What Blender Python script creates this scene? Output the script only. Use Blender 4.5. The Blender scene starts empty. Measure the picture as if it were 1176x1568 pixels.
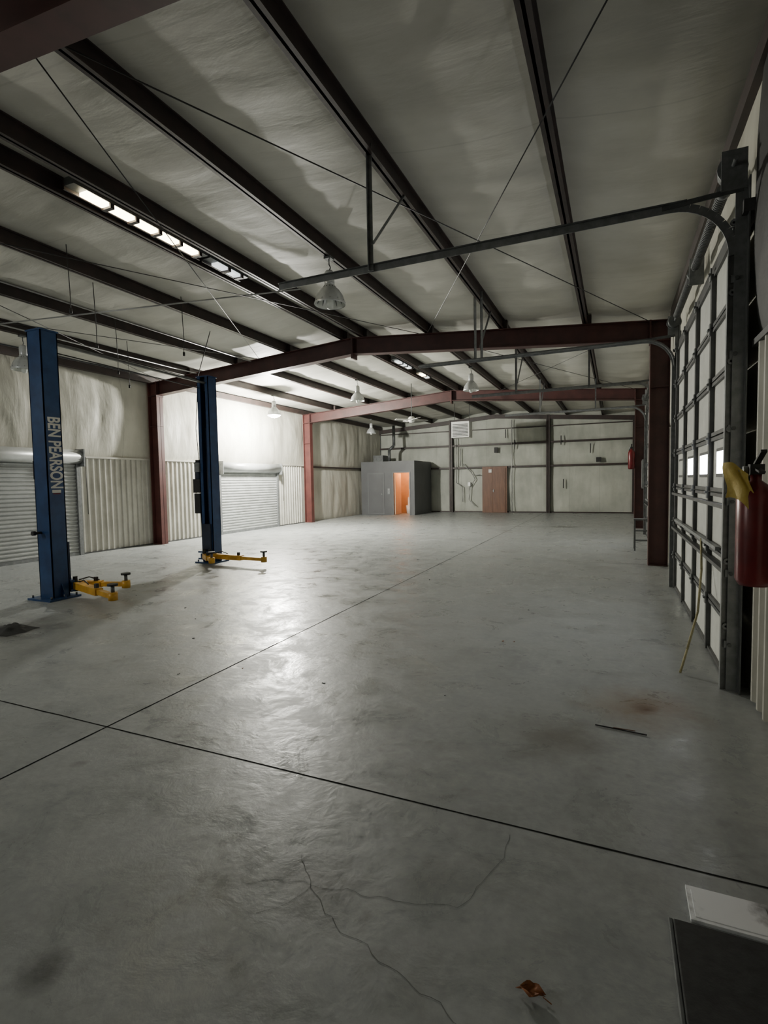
import bpy, bmesh, math, random
from mathutils import Vector, Matrix, noise as mnoise
random.seed(7)
scene = bpy.context.scene
COL = scene.collection

# ---------------------------------------------------------------- materials
def new_mat(name):
    m = bpy.data.materials.new(name); m.use_nodes = True
    nt = m.node_tree
    return m, nt, nt.nodes['Principled BSDF']

def N(nt, typ, **kw):
    n = nt.nodes.new(typ)
    for k, v in kw.items():
        setattr(n, k, v)
    return n

def setin(n, **kw):
    for k, v in kw.items():
        n.inputs[k.replace('_', ' ')].default_value = v
    return n

def ramp(nt, fac, stops):
    r = N(nt, 'ShaderNodeValToRGB')
    e = r.color_ramp.elements
    while len(e) > len(stops): e.remove(e[-1])
    while len(e) < len(stops): e.new(0.5)
    for i, (p, c) in enumerate(stops):
        e[i].position = p
        e[i].color = c if len(c) == 4 else (*c, 1)
    nt.links.new(fac, r.inputs['Fac'])
    return r.outputs['Color']

def math_(nt, op, a, b=None, c=None):
    n = N(nt, 'ShaderNodeMath', operation=op)
    for i, v in enumerate((a, b, c)):
        if v is None: continue
        if isinstance(v, (int, float)): n.inputs[i].default_value = v
        else: nt.links.new(v, n.inputs[i])
    return n.outputs[0]

def mixc(nt, fac, a, b, mode='MIX'):
    n = N(nt, 'ShaderNodeMix', data_type='RGBA', blend_type=mode)
    if isinstance(fac, (int, float)): n.inputs[0].default_value = fac
    else: nt.links.new(fac, n.inputs[0])
    for idx, v in ((6, a), (7, b)):
        if isinstance(v, tuple): n.inputs[idx].default_value = v if len(v) == 4 else (*v, 1)
        else: nt.links.new(v, n.inputs[idx])
    return n.outputs[2]

def coords(nt, scale=(1, 1, 1)):
    tc = N(nt, 'ShaderNodeTexCoord'); mp = N(nt, 'ShaderNodeMapping')
    mp.inputs['Scale'].default_value = scale
    nt.links.new(tc.outputs['Object'], mp.inputs['Vector'])
    return mp.outputs['Vector']

def noise(nt, vec, scale, detail=4, rough=0.55, dist=0.0):
    n = N(nt, 'ShaderNodeTexNoise')
    setin(n, Scale=scale, Detail=detail, Roughness=rough, Distortion=dist)
    nt.links.new(vec, n.inputs['Vector'])
    return n.outputs['Fac']

def bump(nt, bsdf, h, strength, dist=0.02):
    b = N(nt, 'ShaderNodeBump'); setin(b, Strength=strength, Distance=dist)
    nt.links.new(h, b.inputs['Height']); nt.links.new(b.outputs['Normal'], bsdf.inputs['Normal'])

def simple(name, c1, c2=None, rough=0.5, metal=0.0, scale=6, bmp=0.0, stretch=(1, 1, 1), lo=.35, hi=.7, spec=.5):
    m, nt, b = new_mat(name)
    c2 = c2 or tuple(x * 0.75 for x in c1)
    v = coords(nt, stretch)
    f = noise(nt, v, scale, 6, .6)
    nt.links.new(ramp(nt, f, [(lo, c2), (hi, c1)]), b.inputs['Base Color'])
    b.inputs['Roughness'].default_value = rough
    b.inputs['Metallic'].default_value = metal
    b.inputs['Specular IOR Level'].default_value = spec
    if bmp: bump(nt, b, f, bmp)
    return m

def emis(name, col, s):
    m, nt, b = new_mat(name)
    v = coords(nt); f = noise(nt, v, 9, 2)
    nt.links.new(ramp(nt, f, [(0.2, tuple(x * .85 for x in col)), (.7, col)]), b.inputs['Emission Color'])
    b.inputs['Base Color'].default_value = (*col, 1)
    b.inputs['Emission Strength'].default_value = s
    return m

# concrete floor -----------------------------------------------------------
def floor_mat():
    m, nt, b = new_mat('concrete_floor')
    v = coords(nt)
    sx = N(nt, 'ShaderNodeSeparateXYZ'); nt.links.new(v, sx.inputs[0])
    X, Y = sx.outputs[0], sx.outputs[1]
    n1 = noise(nt, v, .55, 6, .6, .3)
    n2 = noise(nt, v, 3.2, 8, .65, .2)
    n3 = noise(nt, v, 22, 6, .6)
    c = ramp(nt, n1, [(.3, (.255, .275, .28)), (.7, (.36, .38, .375))])
    c = mixc(nt, .5, c, ramp(nt, n2, [(.28, (.185, .198, .20)), (.46, (.315, .333, .33)), (.75, (.40, .415, .405))]))
    c = mixc(nt, .3, c, ramp(nt, n3, [(.3, (.19, .20, .20)), (.7, (.40, .415, .405))]))
    sp = ramp(nt, noise(nt, v, 5.5, 3, .5), [(.66, (0, 0, 0)), (.76, (1, 1, 1))])
    c = mixc(nt, math_(nt, 'MULTIPLY', sp, .5), c, (.12, .115, .10))
    pt = ramp(nt, noise(nt, coords(nt, (1.0, 1.7, 1)), 1.3, 9, .72, .6), [(.52, (0, 0, 0)), (.66, (1, 1, 1))])
    c = mixc(nt, math_(nt, 'MULTIPLY', pt, .42), c, (.19, .19, .18))
    v2 = coords(nt, (1.2, 5, 1))
    sc = ramp(nt, noise(nt, v2, 1.8, 6, .7), [(.60, (0, 0, 0)), (.76, (1, 1, 1))])
    far = ramp(nt, math_(nt, 'DIVIDE', Y, 10), [(.3, (.2, .2, .2)), (.6, (1, 1, 1))])
    c = mixc(nt, math_(nt, 'MULTIPLY', math_(nt, 'MULTIPLY', sc, .5), far), c, (.58, .59, .57))
    def spot(px, py, r, col, amt):
        nonlocal c
        dx = math_(nt, 'SUBTRACT', X, px); dy = math_(nt, 'SUBTRACT', Y, py)
        d = math_(nt, 'SQRT', math_(nt, 'ADD', math_(nt, 'MULTIPLY', dx, dx), math_(nt, 'MULTIPLY', dy, dy)))
        d = math_(nt, 'ADD', math_(nt, 'DIVIDE', d, r), math_(nt, 'MULTIPLY', math_(nt, 'SUBTRACT', n2, .5), 1.6))
        f = ramp(nt, d, [(.15, (1, 1, 1)), (1, (0, 0, 0))])
        c = mixc(nt, math_(nt, 'MULTIPLY', f, amt), c, col)
    spot(.18, 3.75, .42, (.24, .16, .09), .55)
    spot(.20, 3.72, .10, (.11, .05, .02), .9)
    spot(-1.61, .98, .09, (.08, .08, .08), .7)
    spot(-5.9, 3.4, .7, (.06, .055, .05), .8)
    spot(-5.3, 6.5, 1.0, (.12, .10, .07), .75)
    spot(-1.0, 1.6, .22, (.15, .15, .145), .6)
    spot(-.3, 3.1, .35, (.17, .16, .14), .7)
    spot(-5.0, 7.4, .9, (.15, .12, .08), .6)
    spot(-1.5, 17.3, .5, (.06, .06, .055), .8)
    nt.links.new(c, b.inputs['Base Color'])
    n4 = noise(nt, v, 2.3, 9, .75, .6)
    nt.links.new(ramp(nt, n4, [(.38, (.22, .22, .22)), (.56, (.50, .50, .50))]), b.inputs['Roughness'])
    b.inputs['Specular IOR Level'].default_value = .36
    h = math_(nt, 'ADD', math_(nt, 'MULTIPLY', n3, .18), noise(nt, v, 6.0, 5, .6, .4))
    bump(nt, b, h, .36, .012)
    return m

def insul_mat(name, base, dark, seam_axis=None, seam=1.8, wr=(1, 1, 1), rough=.6, bs=.35, sa=.4):
    m, nt, b = new_mat(name)
    v = coords(nt, wr)
    v0 = coords(nt)
    n1 = noise(nt, v0, .7, 5, .6); n2 = noise(nt, v, 2.2, 5, .5, .3)
    c = ramp(nt, n1, [(.3, dark), (.62, base)])
    c = mixc(nt, .25, c, ramp(nt, n2, [(.35, dark), (.6, base)]))
    if seam_axis is not None:
        sx = N(nt, 'ShaderNodeSeparateXYZ'); nt.links.new(v0, sx.inputs[0])
        a = sx.outputs[seam_axis]
        f = math_(nt, 'FRACT', math_(nt, 'DIVIDE', a, seam))
        s = math_(nt, 'LESS_THAN', math_(nt, 'ABSOLUTE', math_(nt, 'SUBTRACT', f, .5)), .005)
        c = mixc(nt, math_(nt, 'MULTIPLY', s, sa), c, tuple(x * .45 for x in dark))
    nt.links.new(c, b.inputs['Base Color'])
    b.inputs['Roughness'].default_value = rough
    b.inputs['Specular IOR Level'].default_value = .25
    bump(nt, b, n2, bs, .05)
    return m

M = {}
M['floor'] = floor_mat()
M['joint'] = simple('dark_joint_sealant', (.035, .036, .035), (.012, .012, .012), 1.0, spec=0, scale=9)  # dark sealant strips marking the saw-cut joints
M['crack'] = simple('hairline_crack', (.22, .23, .225), (.11, .115, .112), 1.0, spec=0, scale=12)
M['ceil'] = insul_mat('vinyl_roof_insulation', (.55, .545, .49), (.40, .395, .35), 1, 1.83, (.6, 1.8, 1), .6, .25, .18)
M['ins'] = insul_mat('vinyl_wall_insulation', (.57, .56, .485), (.39, .38, .32), 1, 1.22, (1, 1.6, .5), .5, .5)
M['insx'] = insul_mat('vinyl_endwall_insulation', (.52, .54, .48), (.30, .315, .275), 0, 1.22, (1.6, 1, .5), .55, .35)
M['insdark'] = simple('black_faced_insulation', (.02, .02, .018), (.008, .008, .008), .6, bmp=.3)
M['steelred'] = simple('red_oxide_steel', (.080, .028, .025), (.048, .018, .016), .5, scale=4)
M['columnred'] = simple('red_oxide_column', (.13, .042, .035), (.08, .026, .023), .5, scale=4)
M['purlin'] = simple('dark_primed_purlin', (.048, .030, .026), (.026, .019, .017), .5, scale=5)
M['panel'] = simple('white_ribbed_metal', (.57, .56, .50), (.43, .42, .37), .38, .1, scale=2.5)
M['rollup'] = simple('rollup_slats', (.47, .49, .48), (.36, .37, .36), .35, .25, scale=3)
M['galv'] = simple('galvanized_steel', (.28, .29, .295), (.18, .19, .19), .45, .5, scale=14)
M['galvdark'] = simple('dull_galvanized', (.15, .16, .16), (.09, .095, .095), .5, .4, scale=12)
M['doorwhite'] = simple('white_door_skin', (.66, .67, .63), (.52, .53, .49), .45, scale=4)
M['stile'] = simple('grey_door_stile', (.10, .105, .105), (.06, .06, .06), .45, .3, scale=7)
M['blue'] = simple('lift_blue_paint', (.022, .070, .19), (.012, .040, .12), .32, .1, scale=5)
M['bluedk'] = simple('lift_inner_channel', (.012, .026, .06), (.006, .012, .03), .5, scale=5)
M['yellow'] = simple('yellow_arm_paint', (.75, .42, .04), (.5, .25, .02), .4, scale=9)
M['black'] = simple('black_rubber', (.018, .018, .018), (.008, .008, .008), .6)
M['grey'] = simple('office_grey_paint', (.115, .12, .125), (.09, .093, .098), .5, scale=1.5)
M['greydoor'] = simple('grey_door_paint', (.15, .155, .16), (.12, .122, .128), .4, scale=2)
M['orange'] = simple('cream_interior_paint', (.75, .52, .35), (.6, .41, .27), .6, scale=2)
M['wood'] = simple('brown_plywood_door', (.20, .095, .05), (.12, .052, .03), .5, scale=3, stretch=(6, 6, .6))
M['red'] = simple('extinguisher_red', (.16, .012, .014), (.08, .006, .008), .3, .1)
M['tag'] = simple('yellow_tag', (.55, .42, .10), (.4, .29, .05), .6, scale=12, bmp=.4)
M['white'] = simple('white_enamel', (.75, .75, .72), (.6, .6, .57), .4)
M['whitemrb'] = simple('scuffed_white_board', (.85, .87, .90), (.32, .33, .34), .4, scale=7, lo=.32, hi=.48)
M['mat'] = simple('dark_mat_rubber', (.040, .042, .042), (.028, .028, .028), .8, scale=20, bmp=.2)
M['alu'] = simple('lamp_reflector', (.66, .68, .68), (.5, .52, .52), .3, .3, scale=8)
M['leaf'] = simple('dry_leaf', (.35, .12, .03), (.15, .05, .015), .7, scale=30)
M['rope'] = simple('rope', (.42, .38, .22), (.3, .26, .13), .8, scale=40)
M['cable'] = simple('brace_cable', (.08, .08, .08), (.04, .04, .04), .5, .6)
M['conduit'] = simple('conduit', (.42, .43, .42), (.3, .3, .3), .4, .4)
M['lit'] = emis('lit_lamp_glass', (1, .97, .86), 160)
M['ridge'] = emis('lit_strip_lens', (1, .86, .56), 18)
M['ridgedim'] = emis('dim_strip_lens', (.8, .85, .85), 1.8)
M['daylight'] = emis('daylit_door_pane', (.95, .97, 1), 22)
M['lens'] = simple('unlit_lamp_lens', (.76, .78, .74), (.6, .62, .58), .25)

# ---------------------------------------------------------------- mesh builder
class MB:
    def __init__(s, name):
        s.name = name; s.bm = bmesh.new(); s.mats = []
    def mi(s, k):
        if k not in s.mats: s.mats.append(k)
        return s.mats.index(k)
    def face(s, vs, k, smooth=False):
        try: f = s.bm.faces.new(vs)
        except ValueError: return
        f.material_index = s.mi(k); f.smooth = smooth
    def box(s, x0, x1, y0, y1, z0, z1, k):
        v = [s.bm.verts.new((x, y, z)) for x in (x0, x1) for y in (y0, y1) for z in (z0, z1)]
        for q in ((0,1,3,2),(4,6,7,5),(0,4,5,1),(2,3,7,6),(0,2,6,4),(1,5,7,3)):
            s.face([v[i] for i in q], k)
    def beam(s, p1, p2, w, h, k, up=(0, 0, 1)):
        p1, p2 = Vector(p1), Vector(p2); d = (p2 - p1).normalized()
        up = Vector(up)
        if abs(d.dot(up)) > .98: up = Vector((1, 0, 0))
        r = d.cross(up).normalized(); u = r.cross(d).normalized()
        v = []
        for p in (p1, p2):
            for a, b in ((-1, -1), (1, -1), (1, 1), (-1, 1)):
                v.append(s.bm.verts.new(p + r * (a * w / 2) + u * (b * h / 2)))
        for q in ((3,2,1,0),(4,5,6,7),(0,1,5,4),(1,2,6,5),(2,3,7,6),(3,0,4,7)):
            s.face([v[i] for i in q], k)
    def cyl(s, p1, p2, r1, k, r2=None, seg=16):
        r2 = r1 if r2 is None else r2
        p1, p2 = Vector(p1), Vector(p2); d = (p2 - p1).normalized()
        up = Vector((0, 0, 1)) if abs(d.z) < .95 else Vector((1, 0, 0))
        a = d.cross(up).normalized(); b = d.cross(a).normalized()
        A = []; B = []
        for i in range(seg):
            t = 2 * math.pi * i / seg; o = a * math.cos(t) + b * math.sin(t)
            A.append(s.bm.verts.new(p1 + o * r1)); B.append(s.bm.verts.new(p2 + o * r2))
        for i in range(seg):
            j = (i + 1) % seg
            s.face([A[i], A[j], B[j], B[i]], k, True)
        s.face(A[::-1], k); s.face(B, k)
    def tube(s, pts, r, k, seg=8):
        for a, b in zip(pts, pts[1:]): s.cyl(a, b, r, k, seg=seg)
    def lathe(s, prof, c, k, seg=24, cap=False):
        c = Vector(c); rings = []
        for r, z in prof:
            rings.append([s.bm.verts.new(c + Vector((r*math.cos(2*math.pi*i/seg), r*math.sin(2*math.pi*i/seg), z))) for i in range(seg)])
        for A, B in zip(rings, rings[1:]):
            for i in range(seg):
                j = (i+1) % seg; s.face([A[i], A[j], B[j], B[i]], k, True)
        if cap: s.face(rings[0][::-1], k); s.face(rings[-1], k)
    def grid(s, fn, nu, nv, k, smooth=True):
        V = [[s.bm.verts.new(fn(i / nu, j / nv)) for j in range(nv + 1)] for i in range(nu + 1)]
        for i in range(nu):
            for j in range(nv):
                s.face([V[i][j], V[i+1][j], V[i+1][j+1], V[i][j+1]], k, smooth)
    def done(s, bevel=0, parent=None):
        bmesh.ops.recalc_face_normals(s.bm, faces=s.bm.faces)
        me = bpy.data.meshes.new(s.name); s.bm.to_mesh(me); s.bm.free()
        for k in s.mats: me.materials.append(M[k])
        o = bpy.data.objects.new(s.name, me); COL.objects.link(o)
        if bevel:
            b = o.modifiers.new('bevel', 'BEVEL'); b.width = bevel; b.segments = 2; b.limit_method = 'ANGLE'
        if parent: o.parent = parent
        return o

# ---------------------------------------------------------------- dimensions
XL, XR = -10.90, .85
Y0, Y1 = -5.0, 24.5
RX = -5.05
def zr(x): return 4.52 - .073 * abs(x - RX)      # top of rafter
FR = [2.08, 10.05, 17.3]
PX = [-.5, -1.95, -3.4, -4.82, -5.28, -6.7, -8.15, -9.6]

# floor with saw-cut joints and hairline cracks
mb = MB('floor'); mb.box(XL - .15, XR + .15, Y0 - .15, Y1 + .15, -.15, 0, 'floor')
def strip(pts, w, k, z=.0012, jit=.0):
    """thin flat ribbon lying on the slab, subdivided and slightly ragged"""
    P = []
    for (a, b) in zip(pts, pts[1:]):
        A = Vector((*a, 0)); B = Vector((*b, 0)); n = max(1, int((B - A).length / (.03 if jit > .004 else .16)))
        for i in range(n): P.append(A.lerp(B, i / n))
    P.append(Vector((*pts[-1], 0)))
    L = []; Rr = []
    for i, p in enumerate(P):
        d = (P[min(i + 1, len(P) - 1)] - P[max(i - 1, 0)]).normalized(); nrm = Vector((-d.y, d.x, 0))
        q = p + nrm * (jit * 2 * mnoise.noise(Vector((p.x * 14, p.y * 14, 2))))
        ww = w * (.65 + .7 * abs(mnoise.noise(Vector((p.x * 14, p.y * 14, 6)))))
        L.append(mb.bm.verts.new((q.x + nrm.x * ww / 2, q.y + nrm.y * ww / 2, z)))
        Rr.append(mb.bm.verts.new((q.x - nrm.x * ww / 2, q.y - nrm.y * ww / 2, z)))
    for i in range(len(P) - 1): mb.face([L[i], Rr[i], Rr[i+1], L[i+1]], k)
strip([(-2.9, Y0), (-2.9, Y1 - .2)], .014, 'joint', jit=.002)
strip([(XL, 2.23), (XR, 2.23)], .011, 'joint', jit=.002)
strip([(-8.8, Y0), (-8.8, 21.8)], .010, 'crack', z=.0010, jit=.002)
strip([(XL, 10.05), (.5, 10.05)], .012, 'crack', z=.0010, jit=.002)
strip([(XL, 17.3), (.5, 17.3)], .014, 'crack', z=.0010, jit=.002)
for pts in ([(-1.153, 1.724), (-1.02, 1.60), (-.92, 1.507), (-.728, 1.447), (-.57, 1.392), (-.393, 1.34), (-.25, 1.20)],
            [(-1.283, 1.519), (-1.10, 1.60), (-.894, 1.628), (-.68, 1.66), (-.498, 1.712), (-.433, 1.887), (-.40, 2.02), (-.385, 2.166)],
            [(-1.02, 1.60), (-1.06, 1.50), (-1.14, 1.42)]):
    strip(pts, .0021, 'crack', jit=.012)
mb.done()

# ceiling (sagging vinyl-faced insulation between purlins)
mb = MB('ceiling')
sup = sorted([XL] + PX + [XR])
xs = []
for a, b in zip(sup, sup[1:]):
    n = 8 if b - a > .6 else 2
    for i in range(n): xs.append((a + (b - a) * i / n, a, b))
xs.append((XR, sup[-2], XR))
ny = 220
V = []
for (x, a, b) in xs:
    t = (x - a) / (b - a); row = []
    for j in range(ny + 1):
        y = Y0 + (Y1 - Y0) * j / ny
        sag = math.sin(math.pi * t) ** .7 if 0 < t < 1 else 0
        w = mnoise.noise(Vector((x * .8, y * 1.6, 3)))
        w2 = mnoise.noise(Vector((x * .5, y * 4.5, 9)))
        fr = (y / 1.83 + .5) % 1.0; d = abs(fr - .5) * 1.83
        fold = math.exp(-(d / .05) ** 2) * .018
        z = zr(x) + .2 - sag * (.06 + .035 * w + .020 * w2 - fold)
        row.append(mb.bm.verts.new((x, y, z)))
    V.append(row)
for i in range(len(V) - 1):
    for j in range(ny):
        mb.face([V[i][j], V[i+1][j], V[i+1][j+1], V[i][j+1]], 'ceil', True)
mb.done()

# purlins
mb = MB('roof_purlins')
for x in PX:
    z0 = zr(x) + .004
    mb.box(x - .012, x + .012, Y0, Y1, z0, z0 + .185, 'purlin')
    mb.box(x - .045, x + .045, Y0, Y1, z0, z0 + .014, 'purlin')
    mb.box(x - .045, x + .045, Y0, Y1, z0 + .172, z0 + .186, 'purlin')
mb.box(XL, XL + .12, Y0, Y1, zr(XL) + .004, zr(XL) + .15, 'purlin')
mb.box(XR - .04, XR + .02, Y0, Y1, zr(XR) + .004, zr(XR) + .15, 'purlin')
for f in FR:
    for x in PX:
        mb.box(x + .012, x + .10, f - .05, f + .05, zr(x) + .004, zr(x) + .16, 'purlin')
mb.done()

# rigid steel frames
def frame(y):
    mb = MB('steel_frame')
    hw = .10
    for xa, xb in ((XL + .02, RX), (RX, XR - .03)):
        D = .33
        def pr(x, dz): return (x, y, zr(x) - dz)
        mb.beam(pr(xa, .008), pr(xb, .008), hw * 2, .014, 'steelred')
        mb.beam(pr(xa, D), pr(xb, D), hw * 2, .016, 'steelred')
        v = [mb.bm.verts.new(q) for q in (pr(xa, .01), pr(xb, .01), pr(xb, D), pr(xa, D))]
        w = [mb.bm.verts.new((q.co.x, q.co.y + .012, q.co.z)) for q in v]
        mb.face(v, 'steelred'); mb.face(w[::-1], 'steelred')
    mb.box(RX - .02, RX + .02, y - hw - .01, y + hw + .01, zr(RX) - .43, zr(RX) + .0, 'steelred')
    for sgn, xw in ((1, XR - .03), (-1, XL + .02)):
        xi = xw - sgn * .30
        zt = zr(xi) - .33
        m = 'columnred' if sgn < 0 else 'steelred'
        mb.box(min(xi, xi + sgn*.014), max(xi, xi + sgn*.014), y - hw, y + hw, .02, zt, m)
        mb.box(min(xw, xw - sgn*.014), max(xw, xw - sgn*.014), y - hw, y + hw, .02, zt + .3, m)
        mb.box(min(xi, xw), max(xi, xw), y - .006, y + .006, .02, zt + .3, m)
        mb.box(min(xi, xw), max(xi, xw), y - hw, y + hw, 0, .02, m)
        mb.box(xi - .012, xi + .012, y - hw - .015, y + hw + .015, zt - .05, zr(xi) + .0, 'steelred')
        mb.box(min(xi, xw), max(xi, xw), y - hw, y + hw, 3.0, 3.008, m)
        for k_ in range(4):
            mb.cyl((xi - .018, y - .06 + .12 * (k_ % 2), zt + .05 + .2 * (k_ // 2)), (xi + .02, y - .06 + .12 * (k_ % 2), zt + .05 + .2 * (k_ // 2)), .012, 'steelred', seg=6)
    return mb.done()
for f in FR: frame(f)

# wall helpers ------------------------------------------------------------
def ribbed(mb, x, y0, y1, z0, z1, k, sgn, pitch=.15, d=.03):
    pts = [(y0, 0)]; y = y0 + .04
    while y + .09 < y1:
        pts += [(y, 0), (y + .02, d), (y + .05, d), (y + .07, 0)]
        y += pitch
    pts.append((y1, 0))
    lo = [mb.bm.verts.new((x + sgn * o, yy, z0)) for yy, o in pts]
    hi = [mb.bm.verts.new((x + sgn * o, yy, z1)) for yy, o in pts]
    for i in range(len(pts) - 1): mb.face([lo[i], lo[i+1], hi[i+1], hi[i]], k)

def quilt(mb, x, y0, y1, z0, z1fn, k, sgn, amp=.09):
    def fn(u, v):
        y = y0 + (y1 - y0) * u; zt = z1fn; z = z0 + (zt - z0) * v
        b = (math.sin(math.pi * v) ** .6 if 0 < v < 1 else 0) * (math.sin(math.pi * u) ** .25 if 0 < u < 1 else 0)
        w = mnoise.noise(Vector((y * .9, z * .7, x))) * .6 + mnoise.noise(Vector((y * 3.2, z * 1.3, 5))) * .35
        w += .22 * mnoise.noise(Vector((y * 7 + z * 3, z * 2.2, 11)))
        cell = abs(math.sin(math.pi * (y) / 1.22)) ** .5
        return Vector((x + sgn * b * amp * (.45 + .45 * cell + w * .55), y, z))
    mb.grid(fn, max(8, int((y1 - y0) * 14)), 24, k)

# left wall ---------------------------------------------------------------
WL = 2.15
mb = MB('wall_left')
mb.box(XL - .12, XL - .03, Y0, Y1, 0, zr(XL) + .2, 'ins')
segs_panel = [(Y0, FR[0] - .11), (FR[0] + .11, 4.05), (7.98, 9.94), (10.16, 12.35), (15.45, 17.19)]
for a, b in segs_panel:
    ribbed(mb, XL - .02, a, b, .02, WL, 'panel', 1)
    mb.box(XL - .025, XL + .03, a, b, WL, WL + .04, 'panel')
    mb.box(XL - .025, XL + .02, a, b, 0, .03, 'stile')
for a, b in ((Y0, FR[0] - .11), (FR[0] + .11, 9.94), (10.16, 17.19)):
    quilt(mb, XL - .02, a, b, WL + .04, zr(XL) + .02, 'ins', 1, .14)
for a, b in ((17.41, Y1),):
    quilt(mb, XL - .02, a, b, .02, 2.1, 'ins', 1, .10)
    quilt(mb, XL - .02, a, b, 2.16, zr(XL) + .02, 'ins', 1, .10)
    mb.box(XL - .02, XL + .08, a, b, 2.1, 2.16, 'purlin')
mb.done()

# rollup doors
def rollup(y0, y1, ztop):
    mb = MB('door_%d' % rollup.n); rollup.n += 1
    x = XL + .06
    z = .06
    prof = []
    while z < ztop:
        prof += [(0, z), (.018, z + .02), (.018, z + .045), (0, z + .065)]; z += .082
    prof = [p for p in prof if p[1] <= ztop]
    A = [mb.bm.verts.new((x + o, y0, zz)) for o, zz in prof]; B = [mb.bm.verts.new((x + o, y1, zz)) for o, zz in prof]
    for i in range(len(prof) - 1): mb.face([A[i], B[i], B[i+1], A[i+1]], 'rollup')
    mb.box(x - .02, x + .035, y0, y1, 0, .07, 'galv')
    for yy in (y0, y1):
        mb.box(x - .06, x + .06, yy - .045, yy + .045, 0, ztop + .02, 'galv')
    r = .15; cz = ztop + .02 + r * .6
    mb.cyl((x + .06, y0 - .02, cz), (x + .06, y1 + .02, cz), r, 'rollup', seg=24)
    for yy in (y0 - .05, y1 + .02):
        mb.box(x - .06, x + .22, yy, yy + .03, ztop - .1, cz + .17, 'galv')
    mb.tube([(x + .20, y1 + .07, cz), (x + .20, y1 + .08, .9)], .008, 'cable', 6)
    return mb.done()
rollup.n = 1
rollup(4.12, 7.90, 2.05)
rollup(12.42, 15.36, 1.92)

# right wall --------------------------------------------------------------
WR = 2.35
D1 = (4.29, 8.12); D2 = (11.6, 15.4)
mb = MB('wall_right')
mb.box(XR + .03, XR + .12, Y0, Y1, 0, zr(XR) + .2, 'ins')
for a, b in ((Y0, FR[0] - .11), (FR[0] + .11, D1[0] - .05), (D1[1] + .06, 9.94), (10.16, D2[0] - .06), (D2[1] + .06, 17.19), (17.41, Y1)):
    ribbed(mb, XR + .01, a, b, .02, WR, 'panel', -1)
    mb.box(XR - .03, XR + .025, a, b, WR, WR + .04, 'panel' if a > 4 else 'stile')
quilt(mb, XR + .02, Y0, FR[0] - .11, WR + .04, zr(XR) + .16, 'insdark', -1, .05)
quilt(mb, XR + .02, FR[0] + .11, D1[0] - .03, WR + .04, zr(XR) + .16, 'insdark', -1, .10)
for a, b, z in ((D1[0] - .03, D1[1] + .03, 3.26), (D1[1] + .03, 9.94, WR + .04), (10.16, D2[0], WR + .04), (D2[0], D2[1], 3.26), (D2[1], 17.19, WR + .04), (17.41, Y1, WR + .04)):
    quilt(mb, XR + .02, a, b, z, zr(XR) + .02, 'ins', -1, .07)
mb.done()

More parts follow.
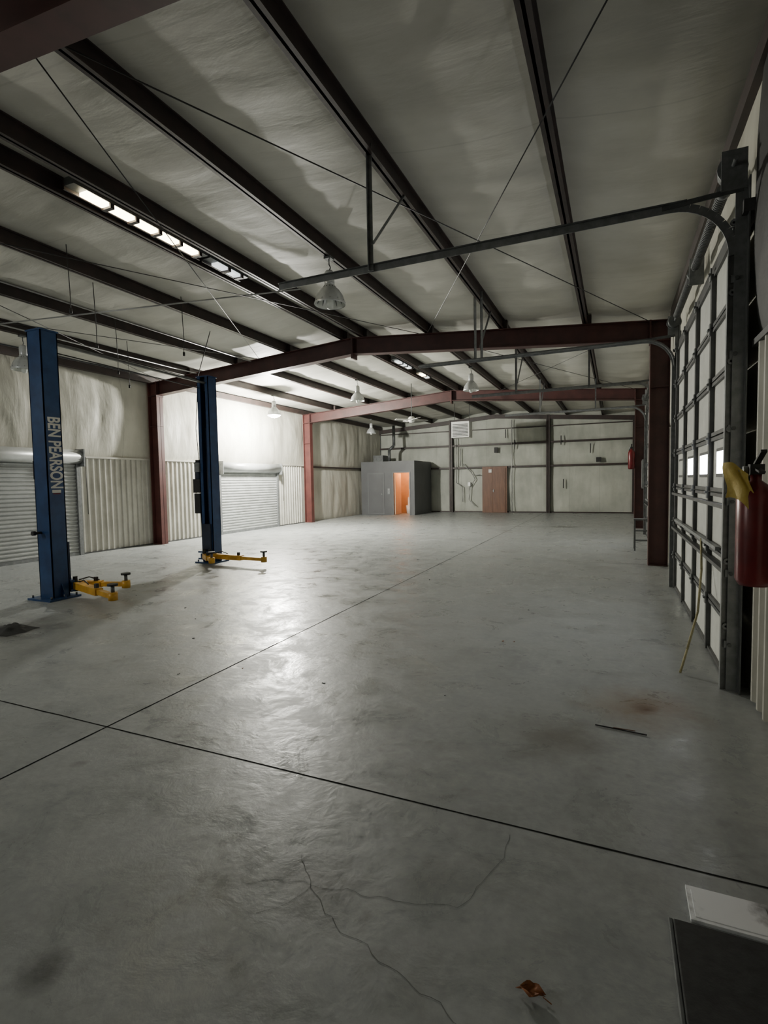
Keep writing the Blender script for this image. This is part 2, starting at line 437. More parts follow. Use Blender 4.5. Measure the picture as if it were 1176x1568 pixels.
# sectional garage doors with tracks, springs, hangers
def sectional(n, y0, y1):
    H = 3.2; mb = MB('door_%d' % n)
    x = XR - .085                      # inner skin plane
    ns = 7; h = H / ns; nc = 4
    st = [y0 + .07 + (y1 - y0 - .14) * i / nc for i in range(nc + 1)]
    for i in range(ns):
        za, zb = i * h + .006, (i + 1) * h - .006
        mb.box(x, x + .04, y0 + .05, y1 - .05, za, zb, 'doorwhite')
        mb.box(x - .022, x - .001, y0 + .05, y1 - .05, za, za + .030, 'stile')
        mb.box(x - .022, x - .001, y0 + .05, y1 - .05, zb - .028, zb, 'stile')
        for j, yy in enumerate(st):
            w = .045 if j in (0, nc) else .034
            mb.box(x - .034, x - .002, yy - w, yy + w, za, zb, 'stile')
            mb.box(x - .045, x - .034, yy - .03, yy + .03, zb - .05, zb + .05, 'galv')
            mb.cyl((x - .05, yy - .03, zb), (x - .05, yy + .03, zb), .010, 'galv', seg=8)
        for yy, dy in ((y0 + .06, -.08), (y1 - .06, .08)):
            mb.cyl((x - .05, yy, zb), (x - .05, yy + dy, zb), .008, 'galv', seg=8)
            mb.cyl((x - .05, yy + dy * .8, zb), (x - .05, yy + dy, zb), .022, 'galv', seg=12)
        if i == 3:
            for j in range(nc):
                a, b = st[j] + .13, st[j+1] - .27; zc = (za + zb) / 2 + .01
                mb.box(x - .010, x - .001, a - .03, b + .03, zc - .115, zc + .115, 'stile')
                mb.box(x - .012, x - .0105, a, b, zc - .088, zc + .088, 'daylight' if j < 3 else 'doorwhite')
        if i in (1, 2):
            mb.box(x - .065, x - .026, y0 + .05, y1 - .05, zb - .10, zb - .07, 'stile')
    mb.box(x - .06, x - .03, y0 + .4, y1 - .4, .93, .96, 'galv')
    mb.box(x, x + .05, y0 + .05, y1 - .05, 0, .006, 'black')
    for yy, s_ in ((y0, -1), (y1, 1)):
        mb.box(x - .075, x - .025, yy - .004, yy + .004, .0, 3.0, 'galv')
        mb.box(x - .08, x - .074, yy - .02, yy + .02, .0, 3.0, 'galv')
        mb.box(x - .026, x - .02, yy - .02, yy + .02, .0, 3.0, 'galv')
        mb.box(x - .045, x + .030, yy + s_ * .022, yy + s_ * .030, 0, 3.45, 'galv')
        mb.box(x + .022, x + .030, yy + s_ * .03, yy + s_ * .095, 0, 3.45, 'galvdark')
        for k_ in range(6):
            zz = .3 + k_ * .5
            mb.box(x - .06, x + .0, yy + s_ * .004, yy + s_ * .022, zz, zz + .05, 'galv')
            mb.cyl((x - .03, yy + s_ * .03, zz + .025), (x - .03, yy + s_ * .045, zz + .025), .014, 'galvdark', seg=6)
        R = .38; cx = x - .05 - R; cz = 3.36 - R
        pts = [(cx + R * math.cos(t), yy, cz + R * math.sin(t)) for t in [math.pi / 2 * i / 10 for i in range(11)]]
        pts += [(-2.92, yy, 3.35)]
        for a, b in zip(pts, pts[1:]):
            mb.beam(a, b, .05, .012, 'galv')
            A = Vector(a); B = Vector(b)
            mb.beam(A + Vector((0, s_ * .025, 0)), B + Vector((0, s_ * .025, 0)), .006, .055, 'galv')
        mb.beam((cx + .1, yy + s_ * .035, 3.39), (-2.92, yy + s_ * .035, 3.38), .035, .006, 'galvdark')
        mb.beam((x - .0, yy + s_ * .03, 3.40), (cx - .05, yy + s_ * .03, 3.37), .006, .035, 'galvdark')
        xh = -1.95
        for dx in ((0,) if n != 3 or s_ < 0 else (-.05, .05)):
            mb.box(xh + dx - .020, xh + dx + .020, yy + s_*.04, yy + s_ * .046, 3.33, zr(xh) + .1, 'galv')
            mb.box(xh + dx - .020, xh + dx - .015, yy + s_*.04, yy + s_ * .075, 3.33, zr(xh) + .1, 'galv')
        mb.beam((xh + .02, yy + s_ * .05, 3.55), (xh + .03, yy + s_ * .05 + .75, zr(xh) + .02), .03, .006, 'galv')
        if n != 3: mb.box(-.5 - .018, -.5 + .018, yy + s_*.04, yy + s_ * .046, 3.36, zr(-.5) + .1, 'galvdark')
        mb.box(x - .13, x + .02, yy + s_ * .03, yy + s_ * .036, 3.40, 3.66, 'galv')
        mb.cyl((x - .06, yy - s_ * .10, 3.56), (x - .06, yy - s_ * .01, 3.56), .075, 'galvdark', seg=20)
        mb.cyl((x - .06, yy - s_ * .01, 3.56), (x - .06, yy + s_ * .0, 3.56), .09, 'galv', seg=20)
        mb.tube([(x - .01, yy - s_ * .055, 3.52), (x - .02, yy - s_ * .03, .1)], .003, 'cable', 5)
    mb.cyl((x - .06, y0 - .12, 3.56), (x - .06, y1 + .12, 3.56), .014, 'galv', seg=10)
    ym = (y0 + y1) / 2
    for a, b in ((y0 + .35, ym - .12), (ym + .12, y1 - .35)):
        nn = int((b - a) / .03)
        for i in range(nn):
            yy = a + (b - a) * i / nn
            mb.cyl((x - .06, yy, 3.56), (x - .06, yy + .02, 3.56), .042, 'galvdark', seg=12)
        mb.cyl((x - .06, a - .05, 3.56), (x - .06, a, 3.56), .05, 'galv', seg=12)
    mb.box(x - .10, x + .03, ym - .01, ym + .01, 3.42, 3.68, 'galv')
    mb.box(x - .01, XR, y0 - .1, y1 + .1, 3.22, 3.30, 'stile')
    if n == 3:
        mb.tube([(x - .06, 5.4, .95), (x - .08, 5.2, .70), (x - .14, 4.9, .40), (x - .24, 4.65, .15), (x - .30, 4.5, .012)], .009, 'rope', 8)
    return mb.done()
sectional(3, *D1)
sectional(4, *D2)

# far end wall ------------------------------------------------------------
mb = MB('wall_far')
def fw(u, v):
    x = XL + (XR - XL) * u; return Vector((x, Y1 + .05, (zr(x) + .2) * v))
mb.grid(fw, 48, 4, 'insx', False)
cols = [XL, -7.18, -2.73, XR]
gz = [0.02, 2.10, 3.15, None]
for a, b in zip(cols, cols[1:]):
    for i in range(3):
        z0 = gz[i] + .03
        def fq(u, v, a=a, b=b, i=i, z0=z0):
            x = a + (b - a) * u
            z1 = gz[i+1] - .03 if gz[i+1] else zr(x) + .18
            z = z0 + (z1 - z0) * v
            bl = (math.sin(math.pi*v)**.6 if 0 < v < 1 else 0) * (math.sin(math.pi*u)**.3 if 0 < u < 1 else 0)
            w = mnoise.noise(Vector((x * 1.2, z, 7))) * .6
            cell = abs(math.sin(math.pi * x / 1.22)) ** .5
            return Vector((x, Y1 + .03 - bl * .10 * (.4 + .5 * cell + w), z))
        mb.grid(fq, 30, 12, 'insx')
for z in (2.10, 3.15, 3.85):
    h = .04 if z < 3.5 else .02
    mb.box(XL + .02, XR - .02, Y1 - .14, Y1 + .02, z - h, z - h + .02, 'purlin')
    mb.box(XL + .02, XR - .02, Y1 - .155, Y1 - .14, z - h, z + h, 'purlin')
for x in cols[1:3]:
    mb.box(x - .08, x + .08, Y1 - .20, Y1 - .185, 0, zr(x), 'purlin')
    mb.box(x - .08, x + .08, Y1 - .02, Y1 - .01, 0, zr(x), 'purlin')
    mb.box(x - .01, x + .01, Y1 - .2, Y1, 0, zr(x), 'purlin')
mb.box(XL + .02, XR - .02, Y1 - .1, Y1, 0, .05, 'purlin')
for xa, xb in ((XL, RX), (RX, XR)):
    mb.beam((xa, Y1 - .1, zr(xa) - .1), (xb, Y1 - .1, zr(xb) - .1), .15, .18, 'purlin')
mb.box(XR - .2, XR - .02, Y1 - .25, Y1 - .05, 0, zr(XR) - .1, 'purlin')
mb.done()

mb = MB('wall_rear')
mb.grid(lambda u, v: Vector((XL + (XR - XL) * u, Y0, (zr(XL + (XR - XL) * u) + .2) * v)), 24, 4, 'insx', False)
for z in (2.10, 3.15):
    mb.box(XL + .02, XR - .02, Y0, Y0 + .14, z - .04, z + .04, 'purlin')
mb.done()

# brown service door on far wall
mb = MB('door_5')
y = Y1 - .23
mb.box(-5.66, -4.52, y, y + .05, .0, 2.12, 'wood')
mb.box(-5.60, -5.20, y - .012, y, .02, 2.06, 'wood')
mb.box(-5.17, -4.58, y - .03, y, .02, 2.06, 'wood')
for a, b, c, d in ((-5.12, -4.63, 1.15, 1.95), (-5.12, -4.63, .15, 1.0)):
    mb.box(a, b, y - .036, y - .031, c, d, 'wood')
mb.box(-5.14, -5.11, y - .07, y - .03, .95, 1.08, 'galv')
mb.cyl((-5.13, y - .09, 1.0), (-5.13, y - .03, 1.0), .03, 'galv')
mb.box(-5.36, -5.22, y - .03, y - .012, 1.85, 2.0, 'white')
mb.done()

# wiring / conduit on far wall
mb = MB('wall_conduit')
y = Y1 - .21
for pts in ([(-6.9, y, 3.6), (-6.9, y, 1.4), (-6.6, y, 1.2), (-6.6, y, .5)],
            [(-6.6, y, 2.3), (-6.2, y, 1.9), (-6.0, y, 1.55), (-6.25, y, 1.2), (-6.3, y, .6), (-6.0, y, .3)],
            [(-4.3, y, 4.2), (-4.3, y, .05)],
            [(-6.1, y, 1.75), (-5.75, y, 1.75)],
            [(-6.7, y, 3.0), (-6.7, y, 2.2)]):
    mb.tube(pts, .018, 'conduit')
mb.box(-6.35, -6.22, y - .04, y + .04, 1.25, 1.42, 'conduit')
mb.box(-5.1, -4.95, y - .03, y + .02, 2.75, 3.0, 'black')
mb.box(-.75, -.55, y - .03, y + .02, 2.2, 2.4, 'black')
for x, z in ((-4.6, 3.4), (-4.2, 2.9), (-2.2, 3.0), (-2.1, 1.1), (-1.0, 2.6)):
    mb.box(x, x + .04, y, y + .02, z, z + .4, 'black')
mb.done()

# office box --------------------------------------------------------------
mb = MB('restroom_enclosure')
ox0, ox1, oy0, oy1, oh = XL + .02 + .1, -8.16, 21.95, Y1 - .22, 2.38
dx0, dx1, dh = -9.16, -8.40, 1.90
mb.box(ox0, dx0, oy0, oy0 + .08, 0, oh, 'grey')
mb.box(dx1, ox1, oy0, oy0 + .08, 0, oh, 'grey')
mb.box(dx0, dx1, oy0, oy0 + .08, dh, oh, 'grey')
mb.box(ox1 - .08, ox1, oy0 + .08, oy1, 0, oh, 'grey')
mb.box(ox0, ox1, oy0, oy1, oh, oh + .05, 'grey')
mb.box(ox0, ox1 - .08, oy0 + 1.6, oy0 + 1.66, 0, oh, 'orange')
mb.box(dx0 - .35, dx0 - .30, oy0 + .08, oy0 + 1.6, 0, oh, 'orange')
mb.box(ox1 - .10, ox1 - .081, oy0 + .08, oy0 + 1.6, 0, oh, 'orange')
mb.box(dx0 - .3, ox1 - .1, oy0 + .08, oy0 + 1.6, oh - .05, oh - .001, 'orange')
for a, b, c, d in ((dx0 - .05, dx0, 0, dh + .05), (dx1, dx1 + .05, 0, dh + .05), (dx0, dx1, dh, dh + .05)):
    mb.box(a, b, oy0 - .02, oy0, c, d, 'greydoor')
mb.box(-10.45, -9.62, oy0 - .025, oy0, .02, 1.92, 'greydoor')
mb.box(-10.40, -9.67, oy0 - .032, oy0 - .025, .08, 1.86, 'grey')
mb.cyl((-9.72, oy0 - .07, .95), (-9.72, oy0 - .03, .95), .03, 'galv')
mb.box(-9.45, -9.33, oy0 - .03, oy0, .95, 1.2, 'galv')
mb.box(dx0 + .0, dx0 + .04, oy0 + .1, oy0 + .8, .02, dh - .02, 'orange')
mb.box(-9.02, -8.74, oy0 + 1.56, oy0 + 1.6, 1.15, 1.65, 'galv')
mb.cyl((-8.85, oy0 + 1.25, 0), (-8.85, oy0 + 1.25, .38), .16, 'white', r2=.2)
mb.box(-9.03, -8.67, oy0 + 1.42, oy0 + 1.58, .35, .75, 'white')
mb.done()
mb = MB('flue_pipe')
mb.cyl((-9.8, 23, 2.43), (-9.8, 23, 3.0), .07, 'galvdark')
mb.cyl((-9.8, 23, 3.0), (-9.6, 23.1, 3.2), .07, 'galvdark')
mb.cyl((-9.6, 23.1, 3.2), (-9.6, 23.1, 4.15), .07, 'galvdark')
mb.box(-10.5, -10.0, 22.7, 23.3, 2.43, 2.75, 'galvdark')
mb.done()

# unit heater
mb = MB('unit_heater')
hx, hy, hz = -5.6, 20.3, 3.2
mb.box(hx - .36, hx + .36, hy, hy + .5, hz, hz + .62, 'white')
for i in range(9):
    zz = hz + .06 + i * .056
    mb.beam((hx - .31, hy - .02, zz), (hx + .31, hy - .02, zz), .05, .008, 'galv', up=(0, .6, 1))
mb.box(hx - .36, hx + .36, hy - .03, hy, hz, hz + .04, 'white'); mb.box(hx - .36, hx + .36, hy - .03, hy, hz + .58, hz + .62, 'white')
mb.cyl((hx, hy + .5, hz + .3), (hx, hy + .62, hz + .3), .2, 'galvdark')
for a in (-.3, .3):
    mb.cyl((hx + a, hy + .25, hz + .6), (hx + a, hy + .25, zr(hx + a) + .12), .01, 'cable', seg=6)
mb.done(.008)

# ---------------------------------------------------------------- high-bay lamps
def lamp(x, y, lit=False):
    zb = zr(x) - .60
    mb = MB('high_bay_lamp')
    c = (x, y, zb)
    mb.lathe([(.20, 0), (.205, .01), (.20, .03), (.17, .12), (.12, .19), (.075, .225), (.07, .25)], c, 'alu')
    mb.lathe([(.195, .005), (.165, .115), (.115, .185), (.0, .20)], c, 'lens' if not lit else 'alu')
    mb.lathe([(.0, .25), (.06, .25), (.065, .27), (.065, .40), (.045, .43), (.0, .43)], c, 'alu')
    for i in range(12):
        t = 2 * math.pi * i / 12
        mb.beam((x + .075*math.cos(t), y + .075*math.sin(t), zb + .23), (x + .198*math.cos(t), y + .198*math.sin(t), zb + .03), .006, .012, 'galvdark')
    mb.lathe([(.0, -.06), (.04, -.04), (.05, .03), (.035, .12), (.02, .18)], c, 'lit' if lit else 'lens')
    if lit:
        mb.lathe([(.0, -.08), (.10, -.06), (.17, -.02), (.198, .0)], c, 'lit')
    mb.tube([(x, y, zb + .43), (x + .02, y, zb + .47), (x, y, zb + .51), (x, y, zb + .6)], .008, 'galvdark')
    mb.box(x - .05, x + .05, y - .05, y + .05, zb + .575, zb + .603, 'galvdark')
    return mb.done()
lamp(-3.4, 6.1); lamp(-3.4, 13.4); lamp(-9.6, 6.1)
lamp(-9.55, 13.5, True); lamp(-9.6, 20.6); lamp(-6.7, 13.5)
lamp(-9.6, -.9, True); lamp(-3.4, -1.6)  # out of view; the lit rear fixture carries the added fill light

def pl(name, loc, e, r, col=(1, .96, .86)):
    l = bpy.data.lights.new(name, 'POINT'); l.energy = e; l.shadow_soft_size = r; l.color = col
    o = bpy.data.objects.new(name, l); o.location = loc; COL.objects.link(o); return o
pl('lamp_light', (-9.55, 13.5, zr(-9.55) - .80), 2350, .11, (1, .975, .89))
pl('rear_fill_light', (-9.6, -.9, zr(-9.6) - .85), 215, .15, (.97, .98, .97))  # unseen lamp added behind the camera to brighten the near bay
pl('restroom_light', (-8.75, oy0 + .8, 2.15), 50, .08, (1, .50, .19))

# ridge light strips
def ridge(y0, n_, nd, seg=.26):
    mb = MB('ridge_strip_light')
    x = RX; z = 4.52; gap = .07
    L = (n_ + nd) * (seg + gap) + .1
    mb.box(x - .07, x + .07, y0 - .15, y0 + L, z + .02, z + .10, 'galvdark')
    mb.box(x - .09, x - .07, y0 - .15, y0 + L, z - .01, z + .10, 'purlin')
    for i in range(n_ + nd):
        a = y0 + i * (seg + gap)
        mb.box(x - .05, x + .06, a, a + seg, z - .015, z + .02, 'ridge' if i < n_ else 'ridgedim')
        mb.box(x - .07, x + .07, a + seg + .01, a + seg + gap - .01, z - .03, z + .02, 'purlin')
    mb.tube([(x, y0, z + .1), (x, y0, z + .14)], .01, 'galvdark'); mb.tube([(x, y0 + L - .2, z + .1), (x, y0 + L - .2, z + .14)], .01, 'galvdark')
    return mb.done()
ridge(3.9, 5, 0)
ridge(5.85, 0, 2, .20)
ridge(12.4, 0, 3)
ridge(14.2, 1, 1)

# ceiling fan
mb = MB('ceiling_fan')
fx, fy, fz = -5.9, 15.7, 3.45
mb.cyl((fx, fy, fz), (fx, fy, zr(fx) + .12), .012, 'galvdark', seg=8)
mb.lathe([(0, -.1), (.07, -.09), (.11, -.04), (.11, .05), (.06, .1), (0, .1)], (fx, fy, fz), 'white')
for i in range(4):
    t = math.pi / 4 + i * math.pi / 2; d = Vector((math.cos(t), math.sin(t), 0))
    mb.beam(Vector((fx, fy, fz)) + d * .1, Vector((fx, fy, fz)) + d * .55, .13, .012, 'white', up=(d.y*.2, -d.x*.2, 1))
mb.done()

# roof bracing cables & conduits
mb = MB('roof_brace_cables')
def zc(x): return zr(x) - .02
for (xa, ya, xb, yb) in ((-3.4, 2.3, .5, 9.95), (.45, 2.3, -3.4, 9.95), (-3.5, 2.3, -7.4, 9.95), (-7.4, 2.3, -3.5, 9.95),
                         (-7.4, 2.3, -10.4, 9.95), (-10.4, 2.3, -7.4, 9.95), (-3.4, 10.15, .5, 17.2), (.45, 10.15, -3.4, 17.2)):
    mb.cyl((xa, ya, zc(xa)), (xb, yb, zc(xb)), .006, 'cable', seg=6)
mb.done()
mb = MB('ceiling_conduit')
for x in (-9.2, -7.6):
    mb.cyl((x, 3.0, zr(x) - .05), (x, 9.9, zr(x) - .05), .012, 'conduit', seg=8)
mb.cyl((-4.4, 7.0, zr(-4.4) - .02), (-9.6, 5.4, zr(-9.6) - .02), .012, 'conduit', seg=8)
for x, y, z in ((-6.3, 4.6, 3.75), (-7.0, 5.5, 3.6), (-6.4, 6.6, 3.65), (-7.9, 6.6, 3.5), (-8.8, 7.6, 3.5)):
    mb.tube([(x, y, zr(x) + .1), (x + .03, y, z + .2), (x, y + .02, z)], .006, 'cable', 6)
    mb.cyl((x, y + .02, z), (x, y + .02, z - .06), .018, 'black', seg=8)
mb.done()

# ---------------------------------------------------------------- two post lift
lift = bpy.data.objects.new('vehicle_lift', None); COL.objects.link(lift)
PW, PD, PH = .27, .23, 3.55
P1 = (-6.97, 4.68); P2 = (-7.2, 8.0)
def post(name, P, s):       # s = direction (y) of channel opening
    mb = MB(name); x, y = P
    t = .014
    xo0, xo1 = x - PW / 2, x + PW / 2
    yb, yf = y - s * PD / 2, y + s * PD / 2
    Ys = sorted((yb, yb + s * t))
    mb.box(xo0, xo1, Ys[0], Ys[1], .025, PH, 'blue')
    Ya = sorted((yb, yf))
    mb.box(xo0, xo0 + t, Ya[0], Ya[1], .025, PH, 'blue'); mb.box(xo1 - t, xo1, Ya[0], Ya[1], .025, PH, 'blue')
    Yl = sorted((yf, yf - s * t))
    for a, b in ((xo0, xo0 + .075), (xo1 - .075, xo1)):
        mb.box(a, b, Yl[0], Yl[1], .025, PH, 'blue')
    mb.box(xo0 + t, xo1 - t, min(yb + s*t, yb + s*(t+.01)), max(yb + s*t, yb + s*(t+.01)), .1, PH - .05, 'bluedk')
    mb.cyl((x - .03, y, .3), (x - .03, y, 2.6), .035, 'bluedk')
    mb.box(x + .03, x + .055, y - .012, y + .012, .3, PH - .1, 'galvdark')
    mb.box(xo0 - .012, xo1 + .012, y - PD/2 - .012, y + PD/2 + .012, PH, PH + .02, 'blue')
    mb.box(xo0 + .03, xo1 - .03, y - .03, y + .03, PH - .25, PH - .02, 'bluedk')
    mb.box(x - .23, x + .23, y - .23, y + .21, 0, .025, 'blue')
    for a in (-1, 1):
        v = [mb.bm.verts.new(q) for q in ((x + a * PW/2, y - .006, .025), (x + a * .22, y - .006, .025), (x + a * PW/2, y - .006, .22))]
        w = [mb.bm.verts.new((q.co.x, q.co.y + .012, q.co.z)) for q in v]
        mb.face(v, 'blue'); mb.face(w[::-1], 'blue')
        for i in range(3): mb.face([v[i], w[i], w[(i+1) % 3], v[(i+1) % 3]], 'blue')
    for a in (-.19, .19):
        for b in (-.18, 0, .17):
            mb.cyl((x + a, y + b, .025), (x + a, y + b, .06), .014, 'galvdark', seg=6)
    cy = y + s * (PD / 2 + .05)
    mb.box(x - .10, x + .10, min(y, cy), max(y, cy), .12, .75, 'bluedk')
    mb.box(x - .16, x + .16, cy - .05, cy + .05, .07, .10, 'blue'); mb.box(x - .16, x + .16, cy - .05, cy + .05, .20, .23, 'blue')
    return mb.done(parent=lift)
post('post_near', P1, 1); post('post_far', P2, -1)

def arm(name, piv, ang, l1, l2):
    mb = MB(name)
    d = Vector((math.cos(ang), math.sin(ang), 0)); p = Vector((*piv, .15))
    mb.cyl(p + Vector((0, 0, -.085)), p + Vector((0, 0, .12)), .032, 'black')
    mb.cyl(p + Vector((0, 0, -.045)), p + Vector((0, 0, .045)), .07, 'blue')
    mb.beam(p + d * .04, p + d * l1, .10, .09, 'yellow')
    mb.beam(p + d * (l1 - .02), p + d * (l1 + l2), .07, .06, 'yellow')
    e = p + d * (l1 + l2)
    mb.cyl(e + Vector((0, 0, -.05)), e + Vector((0, 0, .05)), .055, 'yellow')
    mb.cyl(e + Vector((0, 0, .04)), e + Vector((0, 0, .13)), .022, 'galvdark')
    mb.cyl(e + Vector((0, 0, .13)), e + Vector((0, 0, .155)), .062, 'black')
    m_ = p + d * (l1 - .08)
    mb.box(m_.x - .02, m_.x + .02, m_.y - .02, m_.y + .02, .19, .25, 'black')
    mb.tube([p + d * .15 + Vector((0, 0, .06)), p + d * .3 + Vector((0, 0, .10)), p + d * .45 + Vector((0, 0, .06))], .008, 'black')
    return mb.done(parent=lift)
arm('arm_1', (P1[0] + .14, P1[1] + .20), math.radians(-17), .80, .42)
arm('arm_2', (P1[0] - .02, P1[1] + .22), math.radians(18), .48, .36)
arm('arm_3', (P2[0] + .12, P2[1] - .20), math.radians(-4), .80, .52)
arm('arm_4', (P2[0] + .0, P2[1] - .22), math.radians(-38), .45, .30)
mb = MB('overhead_line')
mb.beam((P1[0] + .05, P1[1] + .12, PH - .12), (P2[0] + .05, P2[1] - .12, PH - .12), .05, .03, 'galvdark')
mb.tube([(P1[0] - .04, P1[1] + .12, PH - .06), (P2[0] - .04, P2[1] - .12, PH - .06)], .008, 'black')
mb.tube([(P1[0] - .09, P1[1] + .12, PH - .20), (P2[0] - .09, P2[1] - .12, PH - .2)], .008, 'black')
mb.done(parent=lift)
mb = MB('power_unit')
px, py = P2[0] - PW/2 - .10, P2[1] - .02
mb.box(px - .08, px + .09, py - .1, py + .1, 1.35, 1.62, 'black')
mb.cyl((px, py, 1.62), (px, py, 1.95), .085, 'bluedk'); mb.cyl((px, py, 1.95), (px, py, 1.99), .07, 'black')
mb.box(px - .07, px + .07, py - .09, py + .09, .95, 1.34, 'black')
mb.box(px + .0, px + .12, py - .14, py - .10, 1.75, 1.93, 'galv')
mb.tube([(px, py, .95), (px + .02, py, .5), (px + .09, py, .3)], .01, 'black')
mb.tube([(px, py, 1.99), (px - .05, py, 2.6), (px + .05, py, 3.6), (px + .3, py + .1, zr(px) + .1)], .008, 'black')
mb.done(.006, parent=lift)
mb = MB('safety_latch')
mb.box(P1[0] - PW/2 - .10, P1[0] - PW/2, P1[1] - .06, P1[1] + .06, 1.62, 1.86, 'black')
mb.cyl((P1[0] - .05, P1[1] - PD/2 - .08, .9), (P1[0] - .05, P1[1] - PD/2, .9), .018, 'black')
mb.cyl((P1[0] - .05, P1[1] - PD/2 - .08, .9), (P1[0] - .05, P1[1] - PD/2 - .12, .9), .03, 'black')
mb.done(parent=lift)
def text_mesh(name, s, size, mtx, mat, sx=1.0):
    cu = bpy.data.curves.new(name + '_c', 'FONT'); cu.body = s; cu.size = size; cu.extrude = .001; cu.offset = .006
    cu.align_x = 'LEFT'; cu.align_y = 'CENTER'
    ob = bpy.data.objects.new(name + '_c', cu); COL.objects.link(ob)
    bpy.context.view_layer.update()
    me = bpy.data.meshes.new_from_object(ob.evaluated_get(bpy.context.evaluated_depsgraph_get()))
    COL.objects.unlink(ob); bpy.data.objects.remove(ob)
    w = max(v.co.x for v in me.vertices)
    me.materials.clear(); me.materials.append(M[mat])
    me.transform(Matrix.Diagonal((sx / w, 1, 1, 1)))
    me.transform(mtx); me.name = name
    o = bpy.data.objects.new(name, me); COL.objects.link(o); o.parent = lift
    return o
R = Matrix(((0, 0, 1, 0), (0, 1, 0, 0), (-1, 0, 0, 0), (0, 0, 0, 1)))
text_mesh('lettering', 'BEN PEARSON', .235, Matrix.Translation((P1[0] + PW/2 + .002, P1[1], 2.44)) @ R, 'white', .95)
mb = MB('decal'); xx = P1[0] + PW/2
mb.box(xx, xx + .002, P1[1] - .06, P1[1] + .06, 1.43, 1.47, 'white'); mb.box(xx, xx + .002, P1[1] - .05, P1[1] + .05, 1.41, 1.425, 'red')
mb.done(parent=lift)

# ---------------------------------------------------------------- small things
def extinguisher(x, y, z0, s=1.0):
    mb = MB('fire_extinguisher')
    r = .082 * s; h = .50 * s
    mb.lathe([(0, 0), (r * .8, .0), (r, .03*s), (r, h - .06*s), (r * .75, h - .01*s), (r * .3, h + .02*s), (r * .3, h + .05*s), (0, h + .05*s)], (x, y, z0), 'red', 28)
    mb.box(x - .03*s, x + .03*s, y - .025*s, y + .025*s, z0 + h + .05*s, z0 + h + .10*s, 'black')
    mb.beam((x + .0, y, z0 + h + .10*s), (x - .0, y - .14*s, z0 + h + .16*s), .025*s, .012*s, 'black')
    mb.beam((x + .0, y, z0 + h + .08*s), (x - .0, y - .12*s, z0 + h + .06*s), .025*s, .010*s, 'black')
    mb.cyl((x, y + .03*s, z0 + h + .07*s), (x - .05*s, y + .03*s, z0 + h + .07*s), .022*s, 'galv')
    mb.tube([(x, y + .03*s, z0 + h + .08*s), (x - .05*s, y + .09*s, z0 + h + .02*s), (x - .05*s, y + .11*s, z0 + h - .12*s), (x - .03*s, y + .095*s, z0 + .15*s)], .012*s, 'black')
    return mb
mb = extinguisher(.725, 3.55, .88, 1.14)
def tagf(u, v):
    a = (u - .5); b = (v - .5)
    wdt = .19 * (1 - .25 * abs(b))
    return Vector((.63 + a * wdt * .62 + .015 * math.sin(5 * v), 3.50 - a * wdt * .5 + .02 * math.sin(7 * u + 3 * v), 1.45 + b * .20 - a * .05 + .02 * math.sin(4 * u)))
mb.grid(tagf, 10, 10, 'tag')
mb.tube([(.63, 3.50, 1.53), (.69, 3.53, 1.50)], .004, 'rope', 6)
mb.done()
extinguisher(.43, 17.10, 1.75, 1.1).done()

mb = MB('electrical_panel')
mb.box(XR - .17, XR - .03, 16.0, 16.45, 1.2, 2.0, 'galvdark'); mb.box(XR - .18, XR - .17, 16.03, 16.42, 1.23, 1.97, 'galv')
mb.tube([(XR - .10, 16.2, 2.0), (XR - .10, 16.2, 3.9)], .02, 'conduit'); mb.tube([(XR - .10, 16.3, 1.2), (XR - .10, 16.3, .1)], .02, 'conduit')
mb.done(.004)
mb = MB('electrical_disconnect')
mb.box(XR - .18, XR - .03, 10.35, 10.65, 1.3, 1.8, 'conduit'); mb.box(XR - .21, XR - .18, 10.40, 10.45, 1.45, 1.65, 'red')
mb.tube([(XR - .10, 10.5, 1.8), (XR - .10, 10.5, 3.9)], .018, 'conduit')
mb.done(.004)

mb = MB('step_stand')
sx0, sx1, sy0, sy1 = .38, .70, 11.9, 12.3
for a in (sx0, sx1):
    mb.beam((a, sy0, .0), (a, sy0 + .12, .62), .025, .025, 'galvdark'); mb.beam((a, sy1, 0), (a, sy1 - .12, .62), .025, .025, 'galvdark')
for z in (.2, .4):
    mb.box(sx0, sx1, sy0 + .02, sy0 + .16, z, z + .02, 'galvdark')
mb.box(sx0 - .02, sx1 + .02, sy0 + .08, sy1 - .08, .62, .65, 'galvdark')
mb.done()

mb = MB('rubber_floor_mat')
mb.box(.19, .505, .75, 1.93, .0, .018, 'mat')
mb.box(.175, .19, .75, 1.94, .0, .010, 'galvdark')
mb.done(.004)
mb = MB('white_board_offcut')
mb.box(.245, .495, 1.955, 2.12, .0, .012, 'whitemrb'); mb.box(.26, .485, 1.97, 2.1, .012, .0135, 'whitemrb'); mb.done(.002)

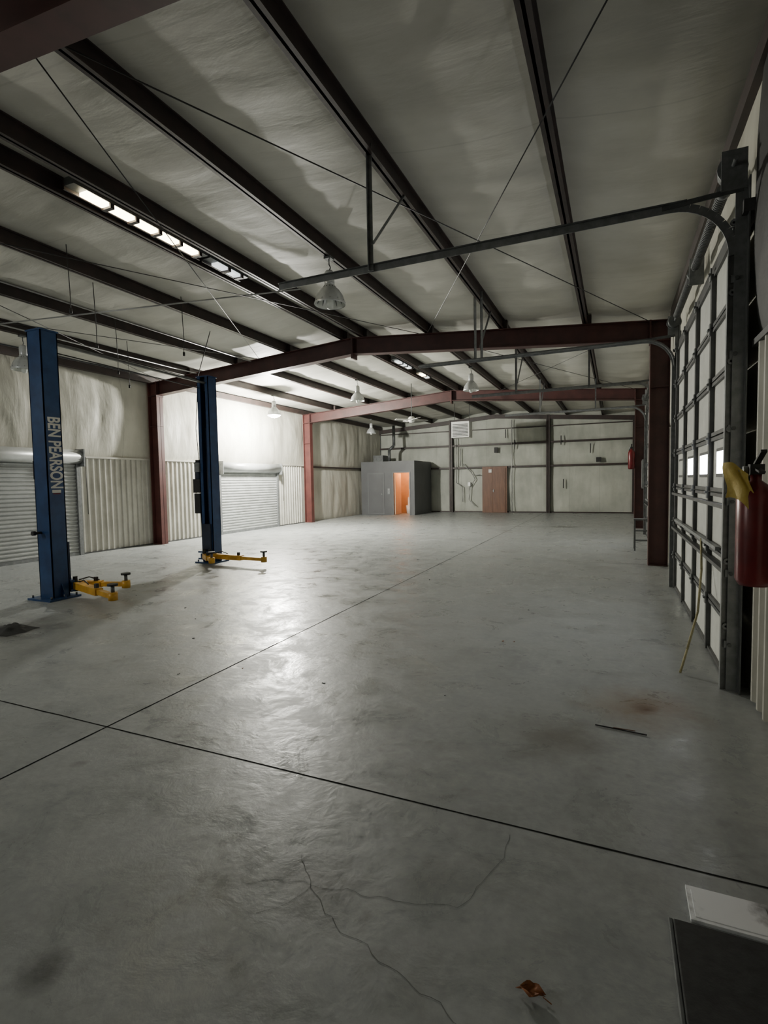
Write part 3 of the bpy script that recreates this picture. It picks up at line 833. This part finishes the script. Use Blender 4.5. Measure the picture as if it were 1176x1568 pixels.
mb = MB('wood_splinter')
mb.beam((-.10, 3.36, .006), (.18, 3.33, .006), .006, .006, 'black'); mb.beam((.0, 3.35, .010), (.12, 3.355, .008), .004, .004, 'wood'); mb.done()
mb = MB('dry_leaf')
mb.grid(lambda u, v: Vector((-.25 + .07 * u + .01*math.sin(9*v), 1.49 + (v - .5) * .05 * math.sin(math.pi * min(max(u, .05), .95)) , .004 + .010 * abs(math.sin(6 * u)) + .010 * abs(v - .5) * 2)), 8, 6, 'leaf')
mb.cyl((-.18, 1.49, .006), (-.155, 1.48, .004), .0015, 'leaf', seg=5); mb.done()
mb = MB('oily_rag')
def rag(u, v):
    x = -6.05 + .42 * u; y = 3.25 + .34 * v
    e = math.sin(math.pi * u) * math.sin(math.pi * v)
    return Vector((x + .05 * mnoise.noise(Vector((u * 3, v * 3, 1))), y + .05 * mnoise.noise(Vector((u*3, v*3, 4))), .003 + e * (.05 + .06 * abs(mnoise.noise(Vector((u * 5, v * 5, 2)))))))
mb.grid(rag, 18, 18, 'mat'); mb.done()
mb = MB('floor_debris')
for i in range(30):
    x = random.uniform(-6.5, .3); y = random.uniform(2.6, 15); r = random.uniform(.004, .010)
    k = random.choice(['black', 'leaf', 'mat', 'mat', 'conduit'])
    a = random.uniform(0, 3.1)
    mb.beam((x, y, r * .3), (x + r * 3 * math.cos(a), y + r * 3 * math.sin(a), r * .3), r * 1.4, r * .55, k)
mb.done()

# ---------------------------------------------------------------- world
w = bpy.data.worlds.new('world'); scene.world = w; w.use_nodes = True
w.node_tree.nodes['Background'].inputs[0].default_value = (.5, .55, .6, 1)
w.node_tree.nodes['Background'].inputs[1].default_value = .05

# ---------------------------------------------------------------- camera
cam = bpy.data.cameras.new('camera'); co = bpy.data.objects.new('camera', cam); COL.objects.link(co)
cam.sensor_fit = 'VERTICAL'; cam.sensor_height = 36; cam.sensor_width = 27
cam.lens = 805 / 1568 * 36
r = Vector((.9156, .4019, -.01697)); u = Vector((-.0074, .0590, .9982)); f = Vector((-.4022, .9139, -.0570))
r.normalize(); f = (f - r * f.dot(r)).normalized(); u = r.cross(f).normalized()
mt = Matrix((( r.x, u.x, -f.x, 0), (r.y, u.y, -f.y, 0), (r.z, u.z, -f.z, 1.5), (0, 0, 0, 1)))
co.matrix_world = mt
cam.clip_start = .05
scene.camera = co
